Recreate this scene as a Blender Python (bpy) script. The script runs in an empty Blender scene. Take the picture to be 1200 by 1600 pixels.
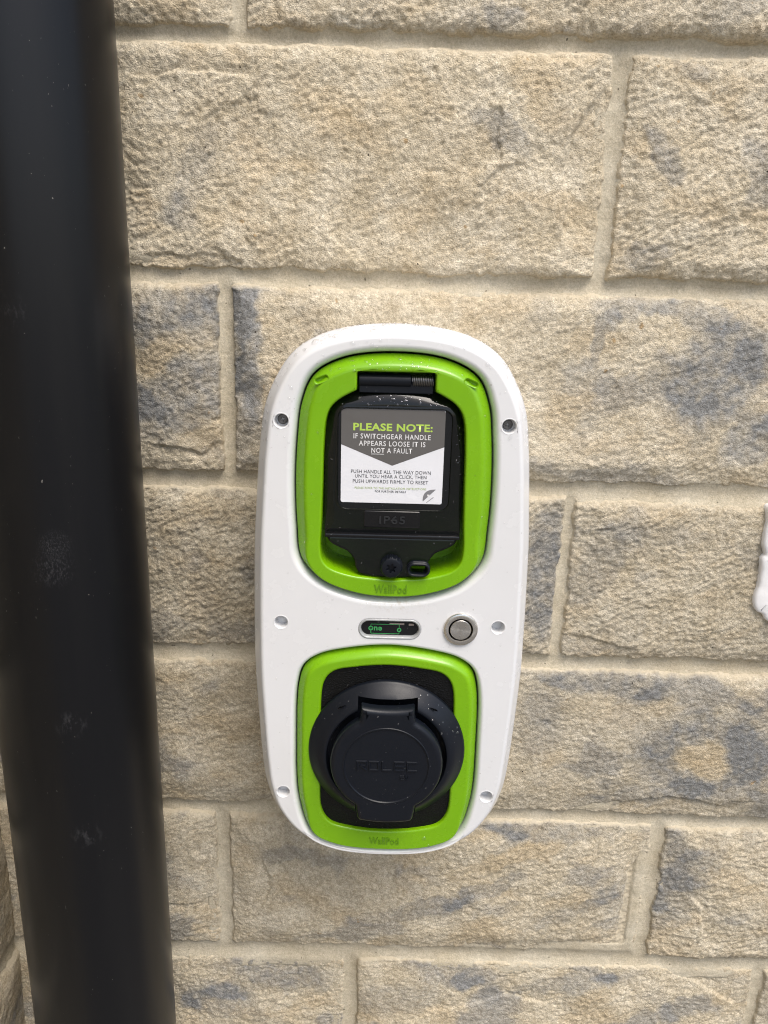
import bpy, math, random
import numpy as np
from mathutils import Vector, Matrix
from mathutils.geometry import delaunay_2d_cdt
from mathutils.bvhtree import BVHTree

S = bpy.context.scene
C = S.collection
rad = math.radians
random.seed(7)

# ------------------------------------------------------------------ camera
EYE = 1.55                       # height of the camera above the ground
cd = bpy.data.cameras.new('camera')
cam = bpy.data.objects.new('camera', cd)
C.objects.link(cam)
cd.sensor_fit = 'VERTICAL'
cd.sensor_height = 36.0
cd.lens = 36.0 * 1202.0 / 1600.0
cd.clip_start = 0.01
cd.clip_end = 5000
cam.matrix_world = (Matrix.Translation((0, -0.577, EYE))
                    @ Matrix.Rotation(rad(90 - 16.3), 4, 'X')
                    @ Matrix.Rotation(rad(1.7), 4, 'Z'))
S.camera = cam

# ------------------------------------------------------------------ world, sun, exposure
SUN_EL, SUN_AZ = rad(60), rad(30)          # azimuth measured from the wall's outward normal towards +x
w = bpy.data.worlds.new('World')
S.world = w
w.use_nodes = True
nt = w.node_tree
sky = nt.nodes.new('ShaderNodeTexSky')
sky.sky_type = 'NISHITA'
sky.sun_disc = False
sky.sun_elevation = SUN_EL
sky.sun_rotation = math.pi - SUN_AZ
sky.air_density = 1.0
sky.dust_density = 3.5
sky.ozone_density = 1.0
bg = nt.nodes['Background']
nt.links.new(sky.outputs[0], bg.inputs[0])
bg.inputs[1].default_value = 0.13
sd = bpy.data.lights.new('sun', 'SUN')
sd.energy = 1.4
sd.angle = rad(34)
sd.color = (1.0, 0.955, 0.89)
sun = bpy.data.objects.new('sun', sd)
C.objects.link(sun)
to_sun = Vector((math.sin(SUN_AZ) * math.cos(SUN_EL), -math.cos(SUN_AZ) * math.cos(SUN_EL), math.sin(SUN_EL)))
sun.rotation_euler = to_sun.to_track_quat('Z', 'Y').to_euler()
S.view_settings.view_transform = 'Standard'
S.view_settings.look = 'None'
S.view_settings.gamma = 1
S.view_settings.exposure = 0.84
S.render.engine = 'CYCLES'
DENOISE = True
S.cycles.max_bounces = 8
S.cycles.filter_width = 1.1
S.cycles.use_denoising = DENOISE
S.cycles.use_adaptive_sampling = False
S.cycles.denoising_prefilter = 'NONE'

# ------------------------------------------------------------------ numpy noise
_rng = np.random.RandomState(11)
_perm = _rng.permutation(4096)
_ang = _rng.rand(4096) * 2 * np.pi
_gx, _gy = np.cos(_ang), np.sin(_ang)

def _h(ix, iy, s):
    return _perm[(_perm[(ix + s * 131) & 4095] + iy) & 4095]

def perlin(x, y, s=0):
    ix = np.floor(x).astype(np.int64); iy = np.floor(y).astype(np.int64)
    fx = x - ix; fy = y - iy
    u = fx * fx * fx * (fx * (fx * 6 - 15) + 10); v = fy * fy * fy * (fy * (fy * 6 - 15) + 10)
    def g(i, j, dx, dy):
        k = _h(i, j, s)
        return _gx[k] * dx + _gy[k] * dy
    a = g(ix, iy, fx, fy); b = g(ix + 1, iy, fx - 1, fy)
    c = g(ix, iy + 1, fx, fy - 1); d = g(ix + 1, iy + 1, fx - 1, fy - 1)
    return (a + u * (b - a)) * (1 - v) + (c + u * (d - c)) * v

def fbm(x, y, o=4, s=0, gain=0.5):
    r = 0; a = 1.0; f = 1.0
    for k in range(o):
        r = r + a * perlin(x * f + 17.3 * k, y * f - 9.1 * k, s + k)
        a *= gain; f *= 2.03
    return r

def worley(x, y, s=0):
    ix = np.floor(x).astype(np.int64); iy = np.floor(y).astype(np.int64)
    best = np.full(x.shape, 9.0); cell = np.zeros(x.shape)
    for i in (-1, 0, 1):
        for j in (-1, 0, 1):
            k = _h(ix + i, iy + j, s); k2 = _h(ix + i, iy + j, s + 5)
            px = ix + i + (k % 1000) / 1000.0; py = iy + j + (k2 % 1000) / 1000.0
            d = (x - px) ** 2 + (y - py) ** 2
            m = d < best
            best = np.where(m, d, best); cell = np.where(m, k / 4096.0, cell)
    return np.sqrt(best), cell

def facets(x, y, s=0):
    """tilted planes, one per cell: the breaks of split rock"""
    ix = np.floor(x).astype(np.int64); iy = np.floor(y).astype(np.int64)
    best = np.full(x.shape, 9.0); a = np.zeros(x.shape); b = np.zeros(x.shape)
    for i in (-1, 0, 1):
        for j in (-1, 0, 1):
            k = _h(ix + i, iy + j, s); k2 = _h(ix + i, iy + j, s + 5)
            px = x - (ix + i + (k % 1000) / 1000.0); py = y - (iy + j + (k2 % 1000) / 1000.0)
            d = px * px + py * py; m = d < best
            best = np.where(m, d, best)
            a = np.where(m, _gx[k] * px + _gy[k] * py, a); b = np.where(m, k2 / 4096.0 - .5, b)
    return a, b

def sstep(a, b, x):
    t = np.clip((x - a) / (b - a), 0, 1)
    return t * t * (3 - 2 * t)

# ------------------------------------------------------------------ materials
def mat(name, color=(0.8, 0.8, 0.8), rough=0.5, metal=0.0, **kw):
    m = bpy.data.materials.new(name)
    m.use_nodes = True
    b = m.node_tree.nodes['Principled BSDF']
    b.inputs['Base Color'].default_value = (*color, 1)
    b.inputs['Roughness'].default_value = rough
    b.inputs['Metallic'].default_value = metal
    for k, v in kw.items():
        b.inputs[k.replace('_', ' ')].default_value = v
    return m

class NT:
    """small helper to write node graphs"""
    def __init__(s, m):
        s.t = m.node_tree; s.b = s.t.nodes['Principled BSDF']
    def n(s, kind, **kw):
        x = s.t.nodes.new('ShaderNode' + kind)
        for k, v in kw.items(): setattr(x, k, v)
        return x
    def l(s, a, b): s.t.links.new(a, b)
    def coord(s, out='Object', scale=None, rot=None):
        c = s.n('TexCoord').outputs[out]
        if scale or rot:
            mp = s.n('Mapping')
            if scale: mp.inputs['Scale'].default_value = scale
            if rot: mp.inputs['Rotation'].default_value = rot
            s.l(c, mp.inputs[0]); c = mp.outputs[0]
        return c
    def noise(s, vec, scale, detail=3, rough=0.55, dist=0.0):
        x = s.n('TexNoise'); x.inputs['Scale'].default_value = scale
        x.inputs['Detail'].default_value = detail; x.inputs['Roughness'].default_value = rough
        x.inputs['Distortion'].default_value = dist
        s.l(vec, x.inputs['Vector']); return x.outputs['Fac']
    def ramp(s, fac, p0, p1, c0=(0, 0, 0), c1=(1, 1, 1)):
        r = s.n('ValToRGB'); e = r.color_ramp.elements
        e[0].position = p0; e[1].position = p1
        e[0].color = (*c0, 1); e[1].color = (*c1, 1)
        s.l(fac, r.inputs[0]); return r.outputs[0]
    def mix(s, fac, a, b, mode='MIX'):
        x = s.n('Mix', data_type='RGBA', blend_type=mode)
        for inp, v in ((x.inputs[0], fac), (x.inputs[6], a), (x.inputs[7], b)):
            if isinstance(v, (int, float)): inp.default_value = v
            elif isinstance(v, tuple): inp.default_value = (*v, 1)
            else: s.l(v, inp)
        return x.outputs[2]
    def math(s, op, a, b=0.0):
        x = s.n('Math', operation=op)
        for inp, v in ((x.inputs[0], a), (x.inputs[1], b)):
            if isinstance(v, (int, float)): inp.default_value = v
            else: s.l(v, inp)
        return x.outputs[0]
    def bump(s, h, strength, dist, prev=None):
        x = s.n('Bump'); x.inputs['Strength'].default_value = strength
        x.inputs['Distance'].default_value = dist
        s.l(h, x.inputs['Height'])
        if prev is not None: s.l(prev, x.inputs['Normal'])
        return x.outputs[0]

MORTAR_COL = (0.51, 0.45, 0.335)

def stone_material():
    m = mat('split_stone', rough=0.92); g = NT(m)
    at = g.n('Attribute', attribute_name='tint'); sp = g.n('SeparateColor'); g.l(at.outputs['Color'], sp.inputs[0])
    v = g.coord('Object')
    inf = g.n('ObjectInfo'); ad = g.n('VectorMath', operation='ADD'); g.l(v, ad.inputs[0])
    sc = g.math('MULTIPLY', inf.outputs['Random'], 37.0); g.l(sc, ad.inputs[1]); v = ad.outputs[0]
    base = g.mix(g.ramp(g.noise(v, 38, 4), 0.35, 0.65), (0.52, 0.452, 0.33), (0.62, 0.56, 0.44))
    base = g.mix(sp.outputs[1], base, (0.52, 0.415, 0.265))
    base = g.mix(sp.outputs[0], base, (0.245, 0.248, 0.245))
    # sugary quartz grain
    gr = g.ramp(g.noise(v, 620, 3, 0.7), 0.30, 0.70, (0.70, 0.68, 0.65), (1.28, 1.28, 1.28))
    base = g.mix(1.0, base, gr, 'MULTIPLY')
    gr2 = g.ramp(g.noise(v, 190, 3, 0.6), 0.32, 0.68, (0.87, 0.855, 0.82), (1.14, 1.14, 1.14))
    base = g.mix(1.0, base, gr2, 'MULTIPLY')
    rust = g.ramp(g.noise(v, 130, 1, 0.4), 0.775, 0.83)
    base = g.mix(g.math('MULTIPLY', rust, 0.7), base, (0.36, 0.23, 0.10))
    vo = g.n('TexVoronoi'); vo.inputs['Scale'].default_value = 95; g.l(v, vo.inputs['Vector'])
    pit = g.ramp(vo.outputs['Distance'], 0.045, 0.075, (1, 1, 1), (0, 0, 0))
    sel = g.ramp(vo.outputs['Color'], 0.80, 0.82)
    base = g.mix(g.math('MULTIPLY', pit, sel), base, (0.045, 0.035, 0.025))
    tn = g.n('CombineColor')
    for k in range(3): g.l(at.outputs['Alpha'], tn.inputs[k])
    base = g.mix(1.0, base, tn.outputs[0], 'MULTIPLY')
    base = g.mix(sp.outputs[2], base, MORTAR_COL)
    g.l(base, g.b.inputs['Base Color'])
    keep = g.math('SUBTRACT', 1.0, g.math('MULTIPLY', sp.outputs[2], 0.8))
    hgt = g.math('MULTIPLY', g.math('ADD', g.noise(v, 480, 3, 0.65), g.noise(v, 1100, 2, 0.6)), keep)
    g.l(g.bump(hgt, 0.9, 0.0010), g.b.inputs['Normal'])
    g.b.inputs['Specular IOR Level'].default_value = 0.25
    return m

def mortar_material():
    m = mat('lime_mortar', rough=0.9); g = NT(m)
    v = g.coord('Object')
    c = g.mix(g.ramp(g.noise(v, 22, 4), 0.3, 0.7), (0.475, 0.415, 0.30), (0.57, 0.52, 0.41))
    sm = g.noise(g.coord('Object', (3, 1, 60)), 6, 3)
    c = g.mix(g.ramp(sm, 0.45, 0.75, (0, 0, 0), (0.35, 0.35, 0.35)), c, (0.37, 0.325, 0.245))
    c = g.mix(1.0, c, g.ramp(g.noise(v, 420, 2), 0.3, 0.7, (0.86, 0.86, 0.85), (1.08, 1.08, 1.08)), 'MULTIPLY')
    c = g.mix(1.0, c, g.ramp(g.noise(v, 1100, 2, 0.6), 0.3, 0.7, (0.86, 0.85, 0.83), (1.12, 1.12, 1.12)), 'MULTIPLY')
    pit = g.ramp(g.noise(v, 300, 1, 0.3), 0.76, 0.80)
    c = g.mix(g.math('MULTIPLY', pit, 0.8), c, (0.10, 0.085, 0.06))
    g.l(c, g.b.inputs['Base Color'])
    b1 = g.bump(g.noise(v, 800, 3, 0.7), 0.75, 0.0007)
    g.l(g.bump(g.noise(v, 90, 3), 0.5, 0.0015, b1), g.b.inputs['Normal'])
    g.b.inputs['Specular IOR Level'].default_value = 0.3
    return m

def pipe_material():
    m = mat('black_pvc', (0.012, 0.012, 0.013), 0.3); g = NT(m)
    v = g.coord('Object')
    film = g.noise(g.coord('Object', (30, 30, 2.2)), 1.0, 5, 0.6)
    c = g.mix(g.ramp(film, 0.45, 0.8, (0, 0, 0), (0.4, 0.4, 0.4)), (0.0045, 0.0048, 0.006), (0.012, 0.0118, 0.0115))
    # fine pale nicks and specks
    sv = g.coord('Object', (1, 1, 0.55))
    spk = g.ramp(g.noise(sv, 760, 1, 0.3, 0.5), 0.785, 0.82)
    cl = g.ramp(g.noise(v, 22, 3), 0.46, 0.64)
    c = g.mix(g.math('MULTIPLY', spk, g.math('MULTIPLY', cl, 0.6)), c, (0.30, 0.29, 0.27))
    # handling scuffs: local patches of fine abrasion (position, radius, strength)
    dust = None
    for (px, py, pz, r, st, scl) in SCUFFS:
        d = g.n('VectorMath', operation='DISTANCE'); g.l(v, d.inputs[0]); d.inputs[1].default_value = (px, py, pz)
        f = g.ramp(d.outputs['Value'], r * 0.35, r, (st, st, st), (0, 0, 0))
        nz = g.ramp(g.noise(g.coord('Object', (1.0, 1.0, 0.45)), scl, 4, 0.75), 0.50, 0.72)
        e = g.math('MULTIPLY', f, nz)
        dust = e if dust is None else g.math('ADD', dust, e)
    c = g.mix(dust, c, (0.22, 0.22, 0.23))
    g.l(c, g.b.inputs['Base Color'])
    rr = g.ramp(film, 0.3, 0.75, (0.30, 0.30, 0.30), (0.33, 0.33, 0.33))
    rr = g.mix(dust, rr, (0.6, 0.6, 0.6))
    g.l(rr, g.b.inputs['Roughness'])
    g.l(g.bump(g.noise(g.coord('Object', (1, 1, 0.3)), 90, 2), 0.05, 0.0006), g.b.inputs['Normal'])
    return m

def white_material():
    m = mat('white_abs', (0.80, 0.80, 0.79), 0.22, Coat_Weight=0.3, Coat_Roughness=0.08); g = NT(m)
    v = g.coord('Object')
    c = g.mix(g.ramp(g.noise(v, 14, 4), 0.4, 0.75, (0, 0, 0), (0.5, 0.5, 0.5)), (0.715, 0.72, 0.725), (0.67, 0.67, 0.665))
    sp = g.ramp(g.noise(v, 420, 1, 0.3), 0.77, 0.80)
    c = g.mix(g.math('MULTIPLY', sp, 0.35), c, (0.25, 0.22, 0.18))
    # grime washed down from the lower edge of the upper rim
    d = g.n('VectorMath', operation='DISTANCE'); g.l(g.coord('Object', (0.55, 1, 1.6)), d.inputs[0]); d.inputs[1].default_value = (0.002, -0.097, 0.021)
    gm = g.math('MULTIPLY', g.ramp(d.outputs['Value'], 0.003, 0.013, (1, 1, 1), (0, 0, 0)), g.ramp(g.noise(v, 330, 3, 0.7), 0.48, 0.66))
    c = g.mix(g.math('MULTIPLY', gm, 0.45), c, (0.42, 0.36, 0.25))
    g.l(c, g.b.inputs['Base Color'])
    rr = g.ramp(g.noise(v, 60, 4), 0.35, 0.7, (0.16, 0.16, 0.16), (0.32, 0.32, 0.32))
    g.l(rr, g.b.inputs['Roughness'])
    g.l(g.bump(g.noise(v, 35, 2), 0.06, 0.002), g.b.inputs['Normal'])
    return m

def green_material():
    m = mat('green_abs', (0.115, 0.40, 0.003), 0.24); g = NT(m)
    v = g.coord('Object')
    c = g.mix(g.ramp(g.noise(v, 25, 4), 0.35, 0.7), (0.185, 0.415, 0.002), (0.165, 0.385, 0.002))
    g.l(c, g.b.inputs['Base Color'])
    g.l(g.ramp(g.noise(v, 80, 4), 0.35, 0.7, (0.20, 0.20, 0.20), (0.34, 0.34, 0.34)), g.b.inputs['Roughness'])
    g.l(g.bump(g.noise(v, 60, 2), 0.05, 0.0015), g.b.inputs['Normal'])
    return m

def black_material(name, col, rough, grain=None, coat=0.0, spec=0.4):
    m = mat(name, col, rough, Coat_Weight=coat, Specular_IOR_Level=spec); g = NT(m)
    v = g.coord('Object')
    k = g.ramp(g.noise(v, 40, 4), 0.3, 0.75, (max(0, rough - .07),) * 3, (rough + .09,) * 3)
    g.l(k, g.b.inputs['Roughness'])
    dust = g.ramp(g.noise(v, 520, 1, 0.3), 0.765, 0.80)
    g.l(g.mix(g.math('MULTIPLY', dust, 0.35), col, (0.25, 0.25, 0.25)), g.b.inputs['Base Color'])
    if grain == 'leather':
        vo = g.n('TexVoronoi', feature='DISTANCE_TO_EDGE'); vo.inputs['Scale'].default_value = 620
        g.l(g.coord('Object', (0.75, 1, 1.3), (0, 0.6, 0)), vo.inputs['Vector'])
        g.l(g.bump(g.ramp(vo.outputs['Distance'], 0.0, 0.35), 0.6, 0.00035), g.b.inputs['Normal'])
    elif grain == 'satin':
        g.l(g.bump(g.noise(v, 1500, 2), 0.25, 0.0002), g.b.inputs['Normal'])
    return m

def smoked_material():
    """smoked polycarbonate: mostly absorbing, a little of what lies behind shows"""
    m = mat('smoked_polycarbonate', (0.0055, 0.006, 0.006), 0.10, Specular_IOR_Level=0.42); g = NT(m)
    v = g.coord('Object')
    g.l(g.ramp(g.noise(v, 45, 4), 0.3, 0.75, (0.06,) * 3, (0.15,) * 3), g.b.inputs['Roughness'])
    dust = g.ramp(g.noise(v, 480, 1, 0.3), 0.76, 0.80)
    g.l(g.mix(g.math('MULTIPLY', dust, 0.3), (0.0055, 0.006, 0.006), (0.25, 0.25, 0.25)), g.b.inputs['Base Color'])
    tr = g.n('BsdfTransparent'); tr.inputs[0].default_value = (0.55, 0.58, 0.50, 1)
    mx = g.n('MixShader'); mx.inputs[0].default_value = 0.16
    g.l(g.b.outputs[0], mx.inputs[1]); g.l(tr.outputs[0], mx.inputs[2])
    g.l(mx.outputs[0], g.t.nodes['Material Output'].inputs[0])
    return m

def steel_material(name='brushed_steel', radial=True):
    m = mat(name, (0.70, 0.67, 0.62), 0.22, 1.0); g = NT(m)
    if radial:
        t = g.n('Tangent', direction_type='RADIAL', axis='Y')
        g.l(t.outputs[0], g.b.inputs['Tangent'])
        g.b.inputs['Anisotropic'].default_value = 0.8
    v = g.coord('Object')
    g.l(g.ramp(g.noise(v, 300, 2), 0.3, 0.7, (0.18,) * 3, (0.30,) * 3), g.b.inputs['Roughness'])
    return m

def sticker_material(name, col, rough=0.25):
    m = mat(name, col, rough); g = NT(m)
    v = g.coord('Object')
    g.l(g.bump(g.noise(v, 26, 3, 0.5, 0.6), 0.5, 0.0016), g.b.inputs['Normal'])
    return m

def ground_material():
    m = mat('tarmac', (0.05, 0.05, 0.05), 0.9); g = NT(m)
    v = g.coord('Object')
    c = g.mix(g.ramp(g.noise(v, 120, 3), 0.3, 0.7), (0.10, 0.096, 0.088), (0.20, 0.19, 0.17))
    g.l(c, g.b.inputs['Base Color'])
    g.l(g.bump(g.noise(v, 90, 3), 0.6, 0.006), g.b.inputs['Normal'])
    return m

def water_material():
    m = bpy.data.materials.new('rain_water'); m.use_nodes = True
    t = m.node_tree; t.nodes.remove(t.nodes['Principled BSDF'])
    tr = t.nodes.new('ShaderNodeBsdfTransparent'); tr.inputs[0].default_value = (0.96, 0.96, 0.96, 1)
    gl = t.nodes.new('ShaderNodeBsdfGlossy'); gl.inputs['Roughness'].default_value = 0.03
    fr = t.nodes.new('ShaderNodeFresnel'); fr.inputs[0].default_value = 1.7
    ge = t.nodes.new('ShaderNodeNewGeometry'); sb = t.nodes.new('ShaderNodeMath'); sb.operation = 'SUBTRACT'; sb.inputs[0].default_value = 1.0
    mu = t.nodes.new('ShaderNodeMath'); mu.operation = 'MULTIPLY'
    t.links.new(ge.outputs['Backfacing'], sb.inputs[1]); t.links.new(fr.outputs[0], mu.inputs[0]); t.links.new(sb.outputs[0], mu.inputs[1])
    mx = t.nodes.new('ShaderNodeMixShader')
    t.links.new(mu.outputs[0], mx.inputs[0]); t.links.new(tr.outputs[0], mx.inputs[1]); t.links.new(gl.outputs[0], mx.inputs[2])
    t.links.new(mx.outputs[0], t.nodes['Material Output'].inputs[0])
    return m

# scuff patches on the pipe, in the pipe's own coordinates (axis at 0,0; z up from the ground)
def on_pipe(ang, z):       # ang in degrees, 0 = facing straight out of the wall, + = to the right
    return (0.055 * math.sin(rad(ang)), -0.055 * math.cos(rad(ang)), z)
SCUFFS = [(*on_pipe(18, 1.389), 0.012, 0.26, 1700), (*on_pipe(16, 1.374), 0.014, 0.22, 900),
          (*on_pipe(18, 1.262), 0.010, 0.24, 260), (*on_pipe(20, 1.172), 0.012, 0.16, 240),
          (*on_pipe(6, 1.53), 0.012, 0.10, 300)]

M = {}
M['stone'] = stone_material()
M['mortar'] = mortar_material()
M['pipe'] = pipe_material()
M['pipe'].node_tree.nodes['Principled BSDF'].inputs['Specular IOR Level'].default_value = 0.30
M['white'] = white_material()
M['green'] = green_material()
M['smoke'] = smoked_material()
M['black'] = black_material('black_plastic', (0.006, 0.006, 0.0065), 0.22)
M['satin'] = black_material('black_satin_plastic', (0.0045, 0.0062, 0.0105), 0.38, 'satin', 0, 0.30)
M['mark'] = black_material('black_raised_mark', (0.016, 0.017, 0.019), 0.5)
M['green_mark_shaded'] = mat('green_lettering_shaded', (0.115, 0.27, 0.002), 0.4)  # rim green darkened: shading of the raised letters put into the colour
M['leather'] = black_material('black_grained_plastic', (0.004, 0.004, 0.004), 0.4, 'leather', 0, 0.22)
M['panel'] = black_material('dark_window', (0.008, 0.009, 0.010), 0.08)
M['steel'] = steel_material()
M['spring'] = mat('spring_steel', (0.16, 0.155, 0.15), 0.4, 1.0)
M['screw'] = mat('dark_screw', (0.16, 0.155, 0.15), 0.45, 0.6)
M['lens'] = mat('clear_lens_rim', (0.34, 0.35, 0.35), 0.10, Coat_Weight=1.0)
M['led_green'] = mat('green_print', (0.05, 0.34, 0.10), 0.4)
M['reflection_grey'] = mat('pale_reflection', (0.30, 0.25, 0.22), 0.5)
M['paper'] = sticker_material('white_sticker', (0.74, 0.75, 0.78))
M['header'] = sticker_material('grey_sticker_print', (0.115, 0.11, 0.105))
M['ink_white'] = sticker_material('white_print', (0.72, 0.72, 0.72))
M['ink_green'] = sticker_material('lime_print', (0.42, 0.60, 0.10))
M['ink_olive'] = sticker_material('olive_print', (0.34, 0.44, 0.14))
M['ink_dark'] = sticker_material('dark_print', (0.045, 0.045, 0.05))
M['ink_logo'] = sticker_material('grey_print', (0.20, 0.20, 0.21))
M['water'] = water_material()
M['sealant'] = mat('white_sealant', (0.80, 0.795, 0.785), 0.5)
g_ = NT(M['sealant'])
g_.l(g_.bump(g_.noise(g_.coord('Object'), 120, 3), 0.5, 0.001), g_.b.inputs['Normal'])
M['ground'] = ground_material()

# ------------------------------------------------------------------ mesh helpers
class MB:
    def __init__(s): s.v = []; s.f = []
    def ring(s, pts):
        i = len(s.v); s.v += [tuple(p) for p in pts]; return list(range(i, i + len(pts)))
    def quads(s, a, b, close=True):
        n = len(a)
        for k in range(n if close else n - 1):
            j = (k + 1) % n
            s.f.append((a[k], a[j], b[j], b[k]))
    def loft(s, rings, close=True):
        idx = [s.ring(r) for r in rings]
        for a, b in zip(idx, idx[1:]): s.quads(a, b, close)
        return idx
    def fan(s, r, flip=False):
        n = len(r)
        c = tuple(sum(s.v[i][k] for i in r) / n for k in range(3))
        ci = len(s.v); s.v.append(c)
        for k in range(n):
            j = (k + 1) % n
            s.f.append((r[j], r[k], ci) if flip else (r[k], r[j], ci))
    def fill(s, outer, holes=(), step=None):
        """flat fill between an outer index ring and hole rings, all in one plane facing the viewer"""
        idx = list(outer)
        edges = []
        for loop in [outer, *holes]:
            b = len(edges)
            st = 0 if loop is outer else len(idx)
            if loop is not outer: idx += list(loop)
            n = len(loop)
            edges += [(st + k, st + (k + 1) % n) for k in range(n)]
        p2 = [Vector((s.v[i][0] * 1000, s.v[i][2] * 1000)) for i in idx]
        ov, oe, of, orig, _, _ = delaunay_2d_cdt(p2, edges, [], 0, 1e-6)
        mp = [idx[o[0]] if o else None for o in orig]
        polyO = np.array([(s.v[i][0] * 1000, s.v[i][2] * 1000) for i in outer])
        polyH = [np.array([(s.v[i][0] * 1000, s.v[i][2] * 1000) for i in h]) for h in holes]
        def inside(P, x, y):
            a = P; b = np.roll(P, -1, 0)
            cr = ((a[:, 1] > y) != (b[:, 1] > y))
            with np.errstate(divide='ignore', invalid='ignore'):
                xi = (b[:, 0] - a[:, 0]) * (y - a[:, 1]) / (b[:, 1] - a[:, 1]) + a[:, 0]
            return (cr & (x < xi)).sum() % 2 == 1
        for t in of:
            if any(mp[i] is None for i in t): continue
            cx = sum(ov[i][0] for i in t) / 3; cy = sum(ov[i][1] for i in t) / 3
            if inside(polyO, cx, cy) and not any(inside(h, cx, cy) for h in polyH):
                a, b, c = [ov[i] for i in t]
                area = (b[0] - a[0]) * (c[1] - a[1]) - (c[0] - a[0]) * (b[1] - a[1])
                q = tuple(mp[i] for i in t)
                s.f.append(q if area > 0 else q[::-1])

def new_obj(name, me, m=None, parent=None, loc=None):
    o = bpy.data.objects.new(name, me); C.objects.link(o)
    if m is not None and not me.materials: me.materials.append(m)
    if parent is not None: o.parent = parent
    if loc is not None: o.location = loc
    return o

def build(mb, name, m, parent=None, loc=None, smooth=34):
    me = bpy.data.meshes.new(name)
    me.from_pydata(mb.v, [], mb.f); me.update()
    if smooth:
        me.shade_smooth(); me.set_sharp_from_angle(angle=rad(smooth))
    return new_obj(name, me, m, parent, loc)

def tag(o, label=None, cat=None, group=None, kind=None):
    for k, v in (('label', label), ('category', cat), ('group', group), ('kind', kind)):
        if v: o[k] = v
    return o

# 2D outlines, counter-clockwise in (x, z) millimetres as seen from the front
def resample(P, n, closed=True):
    P = np.asarray(P, float)
    if closed: P = np.vstack([P, P[:1]])
    d = np.r_[0, np.cumsum(np.hypot(*np.diff(P, axis=0).T))]
    t = np.linspace(0, d[-1], n + 1 if closed else n)
    q = np.c_[np.interp(t, d, P[:, 0]), np.interp(t, d, P[:, 1])]
    return q[:-1] if closed else q

def catmull(P, closed=True, sub=12):
    P = np.asarray(P, float); n = len(P); out = []
    rng = range(n) if closed else range(n - 1)
    for i in rng:
        if closed: p0, p1, p2, p3 = P[i - 1], P[i], P[(i + 1) % n], P[(i + 2) % n]
        else: p0, p1, p2, p3 = P[max(i - 1, 0)], P[i], P[i + 1], P[min(i + 2, n - 1)]
        # centripetal knots keep the curve tight
        t0 = 0; t1 = t0 + max(np.linalg.norm(p1 - p0), 1e-3) ** .5
        t2 = t1 + max(np.linalg.norm(p2 - p1), 1e-3) ** .5; t3 = t2 + max(np.linalg.norm(p3 - p2), 1e-3) ** .5
        for t in np.linspace(t1, t2, sub, endpoint=False):
            A1 = (t1 - t) / (t1 - t0) * p0 + (t - t0) / (t1 - t0) * p1
            A2 = (t2 - t) / (t2 - t1) * p1 + (t - t1) / (t2 - t1) * p2
            A3 = (t3 - t) / (t3 - t2) * p2 + (t - t2) / (t3 - t2) * p3
            B1 = (t2 - t) / (t2 - t0) * A1 + (t - t0) / (t2 - t0) * A2
            B2 = (t3 - t) / (t3 - t1) * A2 + (t - t1) / (t3 - t1) * A3
            out.append((t2 - t) / (t2 - t1) * B1 + (t - t1) / (t2 - t1) * B2)
    if not closed: out.append(P[-1])
    return np.array(out)

def mirror(right):
    """outline from its right half, listed bottom centre -> top centre"""
    r = np.asarray(right, float)
    l = r[1:-1][::-1] * [-1, 1]
    return np.vstack([r, l])

def circle(cx, cz, r, n=40, a0=0.0):
    a = np.linspace(0, 2 * np.pi, n, endpoint=False) + a0
    return np.c_[cx + r * np.cos(a), cz + r * np.sin(a)]

def rrect(cx, cz, w_, h_, r, k=6):
    P = []
    for sx, sz, a in ((1, -1, -90), (1, 1, 0), (-1, 1, 90), (-1, -1, 180)):
        for t in np.linspace(0, 90, k + 1):
            P.append((cx + sx * (w_ / 2 - r) + r * math.cos(rad(a + t)), cz + sz * (h_ / 2 - r) + r * math.sin(rad(a + t))))
    return np.array(P)

def offset(P, o):
    """inward for positive o"""
    if np.all(np.abs(o) < 1e-9): return P.copy()
    a = P - np.roll(P, 1, 0); b = np.roll(P, -1, 0) - P
    na = np.c_[-a[:, 1], a[:, 0]]; nb = np.c_[-b[:, 1], b[:, 0]]
    na /= np.maximum(np.linalg.norm(na, axis=1), 1e-9)[:, None]; nb /= np.maximum(np.linalg.norm(nb, axis=1), 1e-9)[:, None]
    m = na + nb; L = np.maximum((m * m).sum(1), 0.5)
    return P + m * (2 * o / L)[:, None]

def R3(P, d):
    """outline at depth d (mm in front of the wall) -> charger coordinates in metres"""
    d = np.broadcast_to(d, len(P))
    return np.c_[P[:, 0] / 1000, -d / 1000, P[:, 1] / 1000]

def rings(P, prof):
    return [R3(offset(P, o), d) for o, d in prof]

def slab(P, prof, holes=(), cap=True):
    """solid: outline P lofted through (inset, depth) pairs, flat front with optional holes given as (outline, profile)"""
    mb = MB()
    idx = mb.loft(rings(P, prof))
    hi = []; he = []
    for H, hp in holes:
        hr = mb.loft(rings(H, [(hp[0][0] - .3, hp[0][1]), *hp])); hi.append(hr[0]); he.append(hr[-1])
    if cap: mb.fill(idx[-1], hi)
    mb.hole_ends = he
    return mb

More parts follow.
